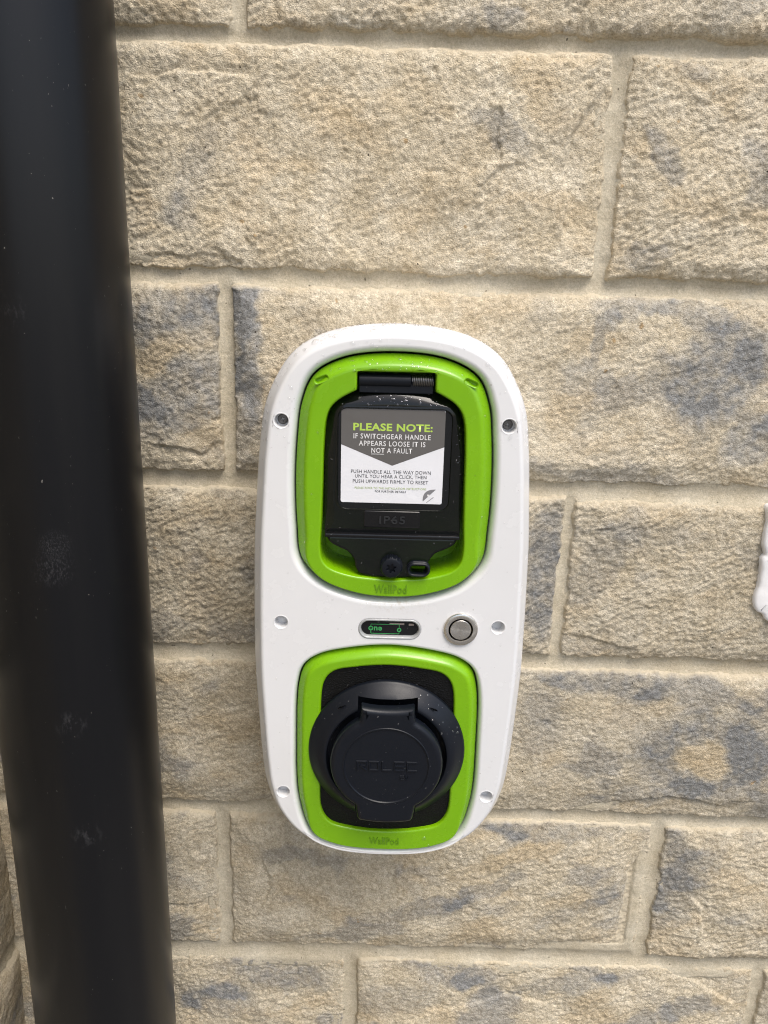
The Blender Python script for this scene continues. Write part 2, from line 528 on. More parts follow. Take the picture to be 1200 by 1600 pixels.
def text_mesh(body, width=None, height=None, bold=0.0, extrude=0.0, spacing=1.0):
    cu = bpy.data.curves.new('lettering', 'FONT')
    cu.body = body; cu.size = 1.0; cu.offset = bold; cu.space_character = spacing
    cu.resolution_u = 3; cu.fill_mode = 'FRONT' if extrude == 0 else 'BOTH'; cu.extrude = 0.02 if extrude else 0
    pass
    o = bpy.data.objects.new('lettering', cu); C.objects.link(o)
    dg = bpy.context.evaluated_depsgraph_get()
    me = bpy.data.meshes.new_from_object(o.evaluated_get(dg))
    bpy.data.objects.remove(o); bpy.data.curves.remove(cu)
    n = len(me.vertices); co = np.empty(n * 3); me.vertices.foreach_get('co', co); co = co.reshape(-1, 3)
    lo = co.min(0); hi = co.max(0)
    x = (co[:, 0] - (lo[0] + hi[0]) / 2) / (hi[0] - lo[0]); y = (co[:, 1] - (lo[1] + hi[1]) / 2) / (hi[1] - lo[1])
    if width is None: width = height * (hi[0] - lo[0]) / (hi[1] - lo[1])
    if height is None: height = width * (hi[1] - lo[1]) / (hi[0] - lo[0])
    zt = co[:, 2]; zt = (zt - lo[2]) / max(hi[2] - lo[2], 1e-9) * extrude if extrude else zt * 0
    out = np.c_[x * width, -zt, y * height] / 1000
    me.vertices.foreach_set('co', out.ravel()); me.update()
    return me

def lettering(body, cx, cz, d, m, parent, width=None, height=None, bold=0.0, extrude=0.0, spacing=1.0, curve=None):
    me = text_mesh(body, width, height, bold, extrude, spacing)
    o = new_obj('lettering', me, m, parent, (cx / 1000, -d / 1000, cz / 1000))
    return o

def join_meshes(meshes, name):
    """several (mesh, offset) into one mesh"""
    V = []; F = []
    for me, (ox, oy, oz) in meshes:
        b = len(V)
        V += [(v.co.x + ox, v.co.y + oy, v.co.z + oz) for v in me.vertices]
        F += [tuple(b + i for i in p.vertices) for p in me.polygons]
        bpy.data.meshes.remove(me)
    out = bpy.data.meshes.new(name); out.from_pydata(V, [], F); out.update()
    return out

def cut(o, boxes):
    """boolean difference with boxes, applied without operators"""
    for (x0, x1, z0, z1, d0, d1) in boxes:
        mb = MB()
        P = np.array([(x0, z0), (x1, z0), (x1, z1), (x0, z1)], float)
        idx = mb.loft([R3(P, d0), R3(P, d1)]); mb.f.append(tuple(idx[1])); mb.f.append(tuple(idx[0][::-1]))
        k = build(mb, 'cutter', None, None, None, 0)
        k.matrix_world = o.matrix_world
        if o.parent: k.parent = o.parent; k.location = o.location
        md = o.modifiers.new('cut', 'BOOLEAN'); md.operation = 'DIFFERENCE'; md.solver = 'EXACT'; md.object = k
        bpy.context.view_layer.update()
        dg = bpy.context.evaluated_depsgraph_get()
        me = bpy.data.meshes.new_from_object(o.evaluated_get(dg))
        o.modifiers.clear(); old = o.data; o.data = me; bpy.data.meshes.remove(old)
        bpy.data.objects.remove(k)
    o.data.shade_smooth(); o.data.set_sharp_from_angle(angle=rad(34))

# ------------------------------------------------------------------ ground
mb = MB(); r_ = mb.ring([(-60, -60, 0), (60, -60, 0), (60, 0.3, 0), (-60, 0.3, 0)]); mb.f.append(tuple(r_))
tag(build(mb, 'ground', M['ground'], smooth=0), kind='structure')

# ------------------------------------------------------------------ stone walls
XL = -0.335                         # face of the return wall on the left
# course bounds (mm, relative to the eye height): bottom of stone, top of stone
COURSES = [(-1500, -1369), (-1355, -1214), (-1200, -1061), (-1047, -908), (-894, -761), (-747, -604),
           (-588, -448), (-434, -299), (-285, -153), (-138, -1), (11, 151), (161, 300), (312, 452), (464, 604), (616, 756)]
# ends of the stones in each course of the main wall, where the photograph shows the joints (x mm): (left end, right end)
ROWS = {
    5: [(-335, -26), (-12, 357), (371, 760), (774, 1050)],
    6: [(-335, -141), (-128, 243), (257, 640), (654, 1050)],
    7: [(-335, -27), (-13, 430), (444, 800), (814, 1050)],
    8: [(-335, -310), (-297, 138), (149, 590), (604, 1050)],
    9: [(-335, -126), (-112, 330), (344, 700), (714, 1050)],
    10: [(-335, -311), (-297, 142), (155, 597), (611, 1050)],
    11: [(-335, -110), (-98, 340), (354, 790), (804, 1050)],
}
rr = random.Random(3)
def row_random(x0, x1):
    out = []; x = x0; first = True
    while x < x1 - 1:
        L = rr.choice((215, 300, 370, 440)) if not first else rr.choice((120, 200, 300))
        e = min(x + L, x1)
        if x1 - e < 90: e = x1
        out.append((x, e if e == x1 else e - 13)); x = e; first = False
    return out

# bodies of colour inside the stones: (x, z, half-width, half-height, tilt deg, grey, ochre)
PATCH = [
    (238, -57, 33, 40, -15, 0.95, 0.00),
    (220, -14, 41, 9, -12, 0.60, 0.00),
    (153, -32, 6, 27, -20, 0.60, 0.00),
    (274, -103, 29, 17, 30, 0.80, 0.00),
    (269, -42, 19, 18, 0, 0.70, 0.00),
    (-101, -53, 10, 52, 0, 0.85, 0.00),
    (280, -376, 65, 44, -8, 0.85, 0.00),
    (275, -376, 26, 19, -15, -1.20, 0.55),
    (183, -307, 58, 13, -4, 0.75, 0.00),
    (317, -353, 27, 43, 0, 0.40, 0.00),
    (134, -347, 24, 37, 0, 0.30, 0.00),
    (244, -412, 66, 9, 10, 0.50, 0.00),
    (128, -215, 19, 61, 0, 0.90, 0.00),
    (168, -209, 18, 38, -25, 0.50, 0.00),
    (209, -176, 59, 8, -8, 0.30, 0.00),
    (274, -512, 23, 64, -25, 0.50, 0.00),
    (154, -454, 67, 16, 0, 0.65, 0.00),
    (102, -518, 40, 8, 25, 0.60, 0.00),
    (40, -541, 64, 11, 15, 0.55, 0.00),
    (185, -536, 52, 9, 30, 0.50, 0.00),
    (123, -482, 51, 11, 20, -0.50, 0.50),
    (217, -514, 23, 28, 30, 0.35, 0.00),
    (181, 92, 9, 24, 40, 0.75, 0.00),
    (246, 82, 13, 24, 20, 0.60, 0.00),
    (179, 26, 22, 9, 15, 0.65, 0.00),
    (198, 143, 17, 7, 0, 0.50, 0.00),
    (70, 103, 26, 10, -30, 0.60, 0.00),
    (-25, 102, 30, 9, -20, -0.20, 0.35),
    (-138, 75, 11, 45, -20, 0.40, 0.00),
    (69, 171, 17, 8, 0, 0.55, 0.00),
    (-148, 46, 13, 13, 0, 0.40, 0.00),
    (73, -614, 48, 15, -10, 0.70, 0.00),
    (26, -646, 48, 20, 10, 0.40, 0.00),
    (193, -624, 66, 12, 12, 0.50, 0.00),
    (-89, -620, 54, 23, -8, 0.80, 0.00),
    (-150, -653, 36, 24, 0, 0.50, 0.00),
    (-90, -261, 15, 23, 0, 0.30, 0.00),
    (-102, -217, 13, 13, 0, 0.60, 0.00),
    (-150, -25, 60, 22, 8, .9, 0), (-150, -80, 60, 26, 30, .85, 0), (-165, -50, 40, 12, 25, -.4, .5),
]

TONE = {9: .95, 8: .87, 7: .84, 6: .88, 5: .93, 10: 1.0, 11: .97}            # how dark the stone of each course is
GREYNESS = {9: .45, 10: .10, 11: .3, 8: .35, 7: .5, 6: .5, 5: .6}       # how much blue-grey each course carries

# broken ledges across the faces: polyline (x, z in mm, the lower side on its left hand), drop, run-out
LEDGES = [
    ([(141, 136), (127, 115), (117, 101), (116, 79), (119, 44), (121, 30)], 3.2, 30), ([(243, -466), (227, -494), (226, -529), (226, -564), (189, -574), (150, -576)], 3.4, 20),
    ([(335, -408), (294, -420), (247, -413), (211, -422), (160, -431)], 2.6, 14), ([(-129, -116), (-136, -123), (-147, -121), (-185, -116)], 3.2, 14),
    ([(-104, 12), (-112, 18), (-141, 19), (-190, 17)], 2.4, 10), ([(-142, -537), (-164, -544), (-195, -544)], 2.8, 16),
    ([(210, -277), (180, -270), (150, -264)], 2.2, 12), ([(258, -598), (318, -626), (352, -648)], 2.2, 30), ([(282, -512), (297, -534), (303, -572)], 2.4, 26),
    ([(-195, 129), (-153, 131), (-124, 134), (-90, 130)], 1.8, 12), ([(20, -690), (60, -660), (130, -640), (180, -655)], 1.8, 30), ([(-110, -560), (-90, -520), (-100, -480)], 2.0, 20),
    ([(330, -60), (300, -20), (270, -10)], 1.6, 30), ([(-60, 260), (-20, 180), (30, 172)], 1.6, 30),
]

def ledge_drop(U, V, seed):
    wx = U + 3.0 * fbm(U / 17, V / 17, 3, 131); wy = V + 3.0 * fbm(U / 17, V / 17, 3, 137)
    tot = np.zeros(U.shape)
    for pts, drop_, run in LEDGES:
        best = np.full(U.shape, 1e9); sg = np.zeros(U.shape); al = np.zeros(U.shape)
        n = len(pts) - 1
        for i, ((ax, ay), (bx, by)) in enumerate(zip(pts, pts[1:])):
            dx, dy = bx - ax, by - ay; L2 = dx * dx + dy * dy
            t = np.clip(((wx - ax) * dx + (wy - ay) * dy) / L2, 0, 1)
            d = np.hypot(wx - ax - t * dx, wy - ay - t * dy)
            m = d < best
            best = np.where(m, d, best); sg = np.where(m, np.sign(dx * (wy - ay) - dy * (wx - ax)), sg); al = np.where(m, (i + t) / n, al)
        q = best * sg
        end = sstep(0, .18, al) * sstep(1, .82, al)
        tot += drop_ * end * sstep(-.4, 1.6, q) * np.clip(1 - q / run, 0, 1)
    return tot

def stone_mesh(u0, u1, v0, v1, step, seed, flip, warp, patches, course=0):
    """rock-faced block as a height field over (u, v) mm with a box behind; returns a mesh in metres around its own lower corner"""
    mg = 5.0
    nu = max(4, int((u1 - u0 + 2 * mg) / step)); nv = max(4, int((v1 - v0 + 2 * mg) / step))
    U, V = np.meshgrid(np.linspace(u0 - mg, u1 + mg, nu), np.linspace(v0 - mg, v1 + mg, nv), indexing='ij')
    sx, sy = warp
    X, Y = U + sx, V + sy
    rs = np.random.RandomState(seed)
    ed = 1.6 * fbm(X / 22, Y / 22, 3, 3) * 1.5 + 1.1 * fbm(X / 6, Y / 6, 2, 9)
    l = U - u0 + ed + 3.0; r = u1 - U + ed + 3.0; t = v1 - V + ed * .8 + 3.2; b = V - v0 + ed * 1.2 + 2.0
    wl, wr, wt, wb = rs.uniform(2, 5), rs.uniform(2, 5), rs.uniform(3, 8), rs.uniform(1.5, 4)
    wn = 1 + 0.55 * perlin(X / 45, Y / 45, 21)
    def ramp_(x, w_): return 1 - np.clip(1 - x / (w_ * wn), 0, 1) ** 1.7
    pil = np.minimum(np.minimum(sstep(-2, rs.uniform(12, 50), l), sstep(-2, rs.uniform(12, 50), r)), np.minimum(sstep(-2, rs.uniform(14, 40), t), sstep(-2, rs.uniform(5, 26), b)))
    e = ramp_(l, wl) * ramp_(r, wr) * ramp_(t, wt) * ramp_(b, wb)
    out = np.minimum(np.minimum(l, r), np.minimum(t, b)) < 0
    H = rs.uniform(5.5, 9.0)
    a = rad(rs.uniform(20, 40)); ca, sa = math.cos(a), math.sin(a)
    # a warped field so the fractures flow
    wx = 14 * fbm(X / 70, Y / 70, 2, 31); wy = 14 * fbm(X / 70, Y / 70, 2, 37)
    P = (ca * (X + wx) + sa * (Y + wy)); Q = (-sa * (X + wx) + ca * (Y + wy))
    f1, cell = worley(P / 34, Q / 17, 3)
    fx_, fy_ = facets(P / 78 + .25 * fbm(X / 26, Y / 26, 3, 33), Q / 55 + .25 * fbm(X / 26, Y / 26, 3, 35), seed % 50)
    tl = rs.uniform(-.022, .022), rs.uniform(-.03, .03)
    fa = rs.uniform(.35, 1.0)
    big = fa * 1.1 * fx_ + tl[0] * (U - (u0 + u1) / 2) + tl[1] * (V - (v0 + v1) / 2)
    und = big + 4.2 * fbm(X / 95, Y / 80, 2, 41) + 0.5 * (cell - .5) + 0.7 * (0.6 - f1)
    rid = 1 - np.abs(fbm(P / 19, Q / 8, 3, 51)) * 2.2
    flake = 1.25 * (rid - .5)
    g1, _ = worley(P / 6.5 + .3 * perlin(X / 4, Y / 4, 5), Q / 3.9, 8)
    ag, af = rs.uniform(.6, 1.15), rs.uniform(.2, .8)
    fine = ag * (0.75 * (0.55 - g1) + 0.80 * fbm(P / 6.0, Q / 3.8, 2, 61) + 0.95 * fbm(X / 3.4 + .3 * Y / 3.4, Y / 2.7, 2, 66, .65))
    hed = rs.uniform(3.2, 4.6)
    h = hed + (H - hed) * pil + und * (.35 + .65 * pil) + af * flake * .8 + fine
    # spalled scoops along the edges
    for k in range(rs.randint(3, 8)):
        side = rs.randint(0, 4)
        cu = rs.uniform(u0, u1) if side < 2 else (u0 if side == 2 else u1)
        cv = (v0 if side == 0 else v1) if side < 2 else rs.uniform(v0, v1)
        rr_ = np.hypot((U - cu) / rs.uniform(.7, 2.2), V - cv) + 3.0 * fbm(X / 14, Y / 14, 3, 71)
        lim = rs.uniform(2.6, 5) + rr_ * rs.uniform(.20, .45) + .6 * fine
        h = np.minimum(h, lim + 1.5)
    if patches: h = h - ledge_drop(U, V, seed)
    h = h * e - 4.0 * (1 - e)
    h = np.where(out, -4.0, h)
    # colour bodies
    bx = X + 9 * fbm(X / 28, Y / 28, 3, 81) + 3 * fbm(X / 7, Y / 7, 2, 83); by = Y + 9 * fbm(X / 28, Y / 28, 3, 85) + 3 * fbm(X / 7, Y / 7, 2, 87)
    gw = GREYNESS.get(course, .55)
    grey = 0.16 * (rs.rand() - .45) + gw * sstep(.12, .42, fbm(bx / 75, by / 42, 3, 91 + seed % 7))
    band = np.sin((bx * ca + by * sa) / 11 + 2.5 * fbm(X / 60, Y / 60, 2, 95))
    grey = grey + .4 * gw * sstep(.1, .9, band) * sstep(-.1, .3, fbm(X / 80, Y / 60, 2, 99))
    och = 0.45 * sstep(.02, .45, fbm(bx / 60, by / 34, 3, 105 + seed % 5))
    for (px, pz, rx, rz, an, gk, ok) in patches:
        c_, s_ = math.cos(rad(an)), math.sin(rad(an))
        dx, dz = bx - px - sx, by - pz - sy
        q = ((dx * c_ + dz * s_) / rx) ** 2 + ((-dx * s_ + dz * c_) / rz) ** 2
        k_ = 1 - sstep(.35, 1.35, q)
        grey = grey + gk * k_ * (.75 + .5 * fbm(X / 9, Y / 9, 2, 111)); och = och + ok * k_
    grey = np.clip(grey, 0, 1); och = np.clip(och * (1 - grey), 0, 1)
    smear = sstep(3.4, 2.2, h) * .8 + sstep(7, 2, t + 5 * fbm(X / 18, Y / 10, 3, 121)) * .6
    smear = np.clip(smear, 0, 1)
    n0 = U.size
    co = np.empty((nu, nv, 3)); co[..., 0] = (U - u0) / 1000; co[..., 1] = -h / 1000; co[..., 2] = (V - v0) / 1000
    I = np.arange(n0).reshape(nu, nv)
    quads = np.stack([I[:-1, :-1], I[1:, :-1], I[1:, 1:], I[:-1, 1:]], -1).reshape(-1, 4)
    # the block behind the face
    per = np.concatenate([I[:, 0], I[-1, 1:], I[-2::-1, -1], I[0, -2:0:-1]])
    back = co.reshape(-1, 3)[per].copy(); back[:, 1] = 0.06
    bi = n0 + np.arange(len(per))
    side_q = np.stack([per, bi, np.roll(bi, -1), np.roll(per, -1)], -1)
    co = np.vstack([co.reshape(-1, 3), back])
    quads = np.vstack([quads, side_q])
    if flip:                                  # return wall: u runs towards the viewer, the face looks to +x
        co = np.stack([-co[:, 1], -co[:, 0], co[:, 2]], -1); quads = quads[:, ::-1]
    me = bpy.data.meshes.new('stone')
    me.vertices.add(len(co)); me.vertices.foreach_set('co', co.ravel())
    nq = len(quads)
    me.loops.add(nq * 4); me.loops.foreach_set('vertex_index', quads.ravel().astype(np.int32))
    me.polygons.add(nq); me.polygons.foreach_set('loop_start', np.arange(0, nq * 4, 4, dtype=np.int32))
    me.update(calc_edges=True)
    at = me.color_attributes.new('tint', 'FLOAT_COLOR', 'POINT')
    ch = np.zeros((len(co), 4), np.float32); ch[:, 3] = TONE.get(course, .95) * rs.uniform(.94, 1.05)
    ch[:n0, 0] = grey.ravel(); ch[:n0, 1] = och.ravel(); ch[:n0, 2] = smear.ravel()
    at.data.foreach_set('color', ch.ravel())
    me.shade_smooth()
    return me

def mortar_mesh(us, vs, rows, flip):
    U, V = np.meshgrid(us, vs, indexing='ij')
    dist = np.full(U.shape, 9.0)
    for (a, b), (c, d) in zip(COURSES, COURSES[1:]):
        zc = (b + c) / 2 + 1.2 * perlin(U / 60, U * 0 + zc_seed(b), 5); hw = (c - b) / 2 + 1.0
        dist = np.minimum(dist, np.abs(V - zc) / hw)
    for k, row in rows.items():
        z0, z1 = COURSES[k]
        for (a, b), (c, d) in zip(row, row[1:]):
            xc = (b + c) / 2 + 1.2 * perlin(V / 50, V * 0 + b, 6); hw = (c - b) / 2 + 1.0
            q = np.abs(U - xc) / hw
            dist = np.where((V > z0 - 4) & (V < z1 + 4), np.minimum(dist, q), dist)
    h = 0.4 + 2.2 * np.clip(dist, 0, 1.15) ** 2 + .55 * fbm(U / 20, V / 20, 3, 8) + .45 * fbm(U / 6, V / 6, 2, 14) + .30 * fbm(U / 2.6, V / 2.6, 2, 18)
    h = np.where(dist > 2.2, -1.0, h)
    co = np.stack([U / 1000, -h / 1000, V / 1000], -1).reshape(-1, 3)
    if flip: co = np.stack([-co[:, 1], -co[:, 0], co[:, 2]], -1)
    I = np.arange(U.size).reshape(U.shape)
    q = np.stack([I[:-1, :-1], I[1:, :-1], I[1:, 1:], I[:-1, 1:]], -1).reshape(-1, 4)
    if flip: q = q[:, ::-1]
    me = bpy.data.meshes.new('mortar')
    me.vertices.add(len(co)); me.vertices.foreach_set('co', co.ravel())
    me.loops.add(q.size); me.loops.foreach_set('vertex_index', q.ravel().astype(np.int32))
    me.polygons.add(len(q)); me.polygons.foreach_set('loop_start', np.arange(0, q.size, 4, dtype=np.int32))
    me.update(calc_edges=True); me.shade_smooth()
    return me

def zc_seed(b): return b * 0.37

def graded(a, b, f0, f1, fine, coarse):
    xs = list(np.arange(a, f0, coarse)) + list(np.arange(f0, f1, fine)) + list(np.arange(f1, b, coarse)) + [b]
    return np.array(xs, float)

def wall(name, label, flip, rows, patches, warp, visible):
    root = bpy.data.objects.new(name, None); C.objects.link(root)
    root.location = (XL, 0, 0) if flip else (0, 0, 0)
    tag(root, label, 'wall', kind='thing')
    base = EYE
    us0, us1 = (0, 1300) if flip else (-335, 1050)
    if flip: us = graded(us0, us1, 0, 500, 4, 25)
    else: us = graded(us0, us1, -220, 420, 2.0, 20)
    vs = graded(-1550, 770, -760, 200, 2.0 if not flip else 4, 20)
    new_obj('mortar', mortar_mesh(us, vs, rows, flip), M['mortar'], root, (0, 0, base))
    sd_ = 1000 if flip else 0
    for k, row in rows.items():
        z0, z1 = COURSES[k]
        for (a, b) in row:
            sd_ += 1
            vis = visible(a, b, z0, z1)
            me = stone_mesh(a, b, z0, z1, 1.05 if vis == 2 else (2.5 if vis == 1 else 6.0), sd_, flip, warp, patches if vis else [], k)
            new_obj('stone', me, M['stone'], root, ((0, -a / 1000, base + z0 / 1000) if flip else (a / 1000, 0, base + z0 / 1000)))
    return root

rows_main = {k: ROWS.get(k) or row_random(-335, 1050) for k in range(len(COURSES))}
rows_left = {k: row_random(0 if k % 2 else 0, 1300) for k in range(len(COURSES))}
wall('stone_wall', 'buff and grey split stone wall carrying the white charger', False, rows_main, PATCH, (0, 0),
     lambda a, b, z0, z1: 2 if (z0 > -760 and z1 < 310 and b > -230 and a < 410) else 0)
wall('stone_wall', 'side wall of stone just visible behind the black pipe at lower left', True, rows_left, [], (4000, 2500),
     lambda a, b, z0, z1: 1 if (z0 > -760 and z1 < -300 and a < 330) else 0)

# smear of white sealant at the right edge
SEAL_SHIFT = 4.5
SEAL = [(289.4, -152.3), (289.0, -162.4), (288.5, -170.1), (288.8, -180.3), (290.6, -188.6), (291.6, -191.0), (290.0, -192.6), (290.6, -206.4), (290.9, -214.3), (289.2, -225.1), (290.0, -233.9), (293.7, -239.1), (297.2, -240.1), (301.0, -244.9), (306.6, -248.0), (318, -250), (335, -248), (340, -200), (336, -156), (312, -148)]
def sealant():
    out = np.array(SEAL, float) + [SEAL_SHIFT, 0]
    P = resample(catmull(out, sub=8), 150)
    if np.cross(P[10] - P[0], P[40] - P[0]) < 0: P = P[::-1]
    a = np.arange(len(P))
    P = P + np.c_[.7 * perlin(a / 4.0, a * 0 + .5, 3), .7 * perlin(a / 4.0, a * 0 + 7.5, 4)]
    mb = MB()
    prof = [(0, 3), (0, 11.0), (.4, 12.2), (1.2, 13.0), (2.6, 13.5), (8, 14.0)]
    idx = mb.loft(rings(P, prof)); mb.fill(idx[-1])
    o = build(mb, 'sealant', M['sealant'], None, (0, 0, EYE), 60)
    tag(o, 'white smear of sealant on the stone at the right edge', 'sealant')
sealant()

# ------------------------------------------------------------------ black downpipe in the corner
mb = MB()
zs = [0.02, 0.5, 1.0, 1.5, 2.0, 2.3]
def tube(r, zlist, n=96):
    a = np.linspace(0, 2 * np.pi, n, endpoint=False)
    return [np.c_[r * np.cos(a), r * np.sin(a), np.full(n, z)] for z in zlist]
o_ = mb.loft(tube(.055, zs)); i_ = mb.loft(tube(.0518, zs[::-1]))
mb.quads(o_[-1], i_[0]); mb.quads(i_[-1], o_[0])
pipe = build(mb, 'downpipe', M['pipe'], None, (-0.222, -0.071, 0))
tag(pipe, 'thick round black plastic downpipe standing in the corner', 'pipe')

# ------------------------------------------------------------------ the charger
ZC = EYE - 0.217
CH = bpy.data.objects.new('wall_charger', None); C.objects.link(CH)
CH.location = (0.006, 0, ZC); CH.rotation_euler = (0, -0.0045, 0)
tag(CH, 'white oval electric car charger with green rims fixed to the stone wall', 'charger')

case = resample(catmull(mirror([(0, -194.5), (23, -192.8), (46, -186.5), (67, -173.5), (81, -154), (87.5, -134), (90.2, -110), (92, -80), (93.6, -42),
    (93.6, -11), (93, 22), (92, 55), (90.3, 81), (87.5, 116), (83.5, 143), (76.5, 160.5), (65.5, 176.5), (51, 186.5), (31, 192.8), (0, 195.5)])), 320)
ub_out = resample(catmull(mirror([(0, 17.2), (23, 19.4), (46.5, 28.5), (59.5, 43), (62.3, 66), (63, 98), (61.3, 128), (58.6, 147), (50.8, 164), (32, 174.3), (0, 178)])), 220)
lb_out = resample(catmull(mirror([(0, -182.5), (35, -179), (53.5, -168.8), (62, -143), (63.6, -90), (61.6, -48), (57.2, -34.8), (47.5, -27.2), (31, -22.5), (0, -19)])), 220)

scr = [(-71.3, 135.2), (71.3, 135.2), (-73.3, -1.8), (73.3, -1.8), (-73.4, -135.2), (73.4, -135.2)]
hole_prof = [(-.8, 100.0), (-.3, 100.15), (0.1, 99.8), (0.3, 99), (0.5, 92)]
holes = [(offset(ub_out, 0), [(-5.6, 100), (-4.6, 99.85), (-3.4, 99.2), (-2.3, 97.8), (-1.4, 95.6), (-1.0, 92), (-.9, 80)]),
         (offset(lb_out, 0), [(-4.2, 100), (-3.4, 99.9), (-2.4, 99.2), (-1.6, 97.8), (-1.0, 95.5), (-.8, 92), (-.8, 80)])]
for x, z in scr: holes.append((circle(x, z, 4.6, 36), hole_prof))
DISP = rrect(0.2, -4.9, 42.6, 14.8, 7.3, 12)
holes.append((DISP, [(-.5, 100), (0, 99.8), (.2, 99), (.2, 94)]))
BTN = (48.0, -3.4)
holes.append((circle(*BTN, 9.2, 40), [(0, 100), (0.2, 99.8), (.2, 94)]))
mb = slab(case, [(3.5, 0.5), (1.6, 40), (0.2, 82), (0, 85), (.25, 87.6), (1.0, 89.6), (2.0, 91.4), (5.0, 96.8), (6.0, 98.6), (7.0, 99.6), (8.2, 100), (8.8, 100)], holes)
for k in range(2, 8): mb.fan(mb.hole_ends[k])
casing = build(mb, 'casing', M['white'], CH, smooth=50)
for x, z in scr[:2]:
    b = MB(); idx = b.loft(rings(circle(0, 0, 3.3, 24), [(0, 91.9), (0, 92.6), (.4, 93.1), (.7, 93.2)]))
    sk = []
    st = np.array([((1.9 if k % 2 == 0 else .55) * math.cos(k * math.pi / 4 + .4), (1.9 if k % 2 == 0 else .55) * math.sin(k * math.pi / 4 + .4)) for k in range(8)])
    hh = b.loft(rings(st, [(0, 93.2), (0.05, 91.95)])); b.fill(idx[-1], [hh[0]]); b.fan(hh[-1])
    build(b, 'screw', M['screw'], casing, (x / 1000, 0, z / 1000))

# upper rim: ring with an outer bevel, a flat face and a deep tray behind
side = catmull([(24.6, 155.6), (35, 149.8), (40.6, 144), (43.2, 136.5), (44.6, 120), (45.2, 98), (46, 70), (46.6, 52), (45, 44), (40.5, 39), (26, 34), (0, 31.6)], False, 10)
right = side[::-1]                                   # bottom centre -> top right
ub_in = np.vstack([right, [(24.3, 158), (24.2, 166.0), (23.4, 167.2)], [(-23.4, 167.2), (-24.2, 166.0), (-24.3, 158)], (right[1:] * [-1, 1])[::-1]])
# densify the long notch edge so the fill stays regular
def densify(P, m):
    out = []
    for p, q in zip(P, np.roll(P, -1, 0)):
        k = max(1, int(np.linalg.norm(q - p) / m)); out += [p + (q - p) * t for t in np.arange(k) / k]
    return np.array(out)
ub_in = densify(ub_in, 2.5)
dimple = lambda x, z, a: (lambda P: P @ np.array([[math.cos(rad(a)), math.sin(rad(a))], [-math.sin(rad(a)), math.cos(rad(a))]]) + [x, z])(rrect(0, 0, 8.6, 3.2, 1.5, 4))
dprof = [(-.6, 102.5), (-.3, 102.5), (.1, 102.2), (.5, 101.4), (1.0, 100.4)]
hl = [(ub_in, [(-1.8, 102.5), (-1.4, 102.5), (-.7, 102.35), (-.2, 101.8), (0, 101), (.2, 97), (.6, 78), (.7, 70)])]
ddl = [dimple(-46, 161.8, 22), dimple(46, 161.8, -22)]
for D_ in ddl: hl.append((D_, dprof))
mb = MB()
slim = lambda P, z0, z1: .38 + .62 * sstep(z0, z1, P[:, 1])
k1 = slim(ub_out, 28, 62)
idx = mb.loft(rings(ub_out, [(o_ * k1, d_) for o_, d_ in [(.3, 78), (.2, 92), (0, 94.2), (.6, 95.4), (5.4, 100.9), (6.4, 101.9), (7.4, 102.4), (8.4, 102.5), (8.8, 102.5)]]))
hr = [mb.loft(rings(H, p)) for H, p in hl]
mb.fill(idx[-1], [h[0] for h in hr]); mb.fill(hr[0][-1])
for h in hr[1:]: mb.fan(h[-1])
bez1 = build(mb, 'rim', M['green'], CH, smooth=40)
bez1['label'] = 'taller upper green rim around the switchgear flap'
lettering('WallPod', 0, 25.4, 102.45, M['green_mark_shaded'], bez1, width=21.5, height=5.7, bold=.012, extrude=.6, spacing=1.08)

lb_in = resample(catmull(mirror([(0, -165.2), (24, -163), (39.2, -158.2), (45.4, -148.4), (46.6, -120), (46.4, -85), (44, -45), (37.5, -36.6), (22, -32.9), (0, -31)])), 200)
mb = MB()
k2 = slim(lb_out, -174, -150)
idx = mb.loft(rings(lb_out, [(o_ * k2, d_) for o_, d_ in [(.3, 78), (.2, 93), (0, 95.2), (.5, 96.2), (3.4, 100.6), (4.4, 101.8), (5.4, 102.4), (6.4, 102.5), (6.8, 102.5)]]))
hr = mb.loft(rings(lb_in, [(-2.0, 102.5), (-1.6, 102.5), (-.8, 102.3), (-.2, 101.7), (0, 100.8), (.1, 98)]))
mb.fill(idx[-1], [hr[0]])
bez2 = build(mb, 'rim', M['green'], CH, smooth=40)
bez2['label'] = 'squarer lower green rim around the socket'
lettering('WallPod', 0.4, -173.2, 102.45, M['green_mark_shaded'], bez2, width=21.5, height=5.7, bold=.012, extrude=.6, spacing=1.08)

# ---- switchgear flap
flap_o = resample(np.vstack([[(-44.2, 61), (44.2, 61)], catmull([(44.2, 61), (44.2, 95), (43.9, 119), (42.4, 137.5), (36.8, 148), (25, 154.4), (0, 158.4), (-25, 154.4), (-36.8, 148), (-42.4, 137.5), (-43.9, 119), (-44.2, 95), (-44.2, 61)], False, 10)[1:-1]]), 200)
WIN = rrect(0, 111.6, 72.0, 65.6, 6.5, 8)
def by_angle(P, cx, cz, n=240):
    a = np.unwrap(np.arctan2(P[:, 1] - cz, P[:, 0] - cx)); r = np.hypot(P[:, 0] - cx, P[:, 1] - cz)
    P2 = densify(P, .4); a = np.arctan2(P2[:, 1] - cz, P2[:, 0] - cx); r = np.hypot(P2[:, 0] - cx, P2[:, 1] - cz)
    o_ = np.argsort(a); th = np.linspace(-np.pi, np.pi, n, endpoint=False)
    rr_ = np.interp(th, np.r_[a[o_] - 2 * np.pi, a[o_], a[o_] + 2 * np.pi], np.r_[r[o_], r[o_], r[o_]])
    return np.c_[cx + rr_ * np.cos(th), cz + rr_ * np.sin(th)]
fo = by_angle(flap_o, 0, 111); wo = by_angle(offset(WIN, -1.6), 0, 111)
def fd(t, z): return 99.0 - (1 - t) ** 1.8 * (1.6 + 5.2 * float(sstep(112, 150, z)))
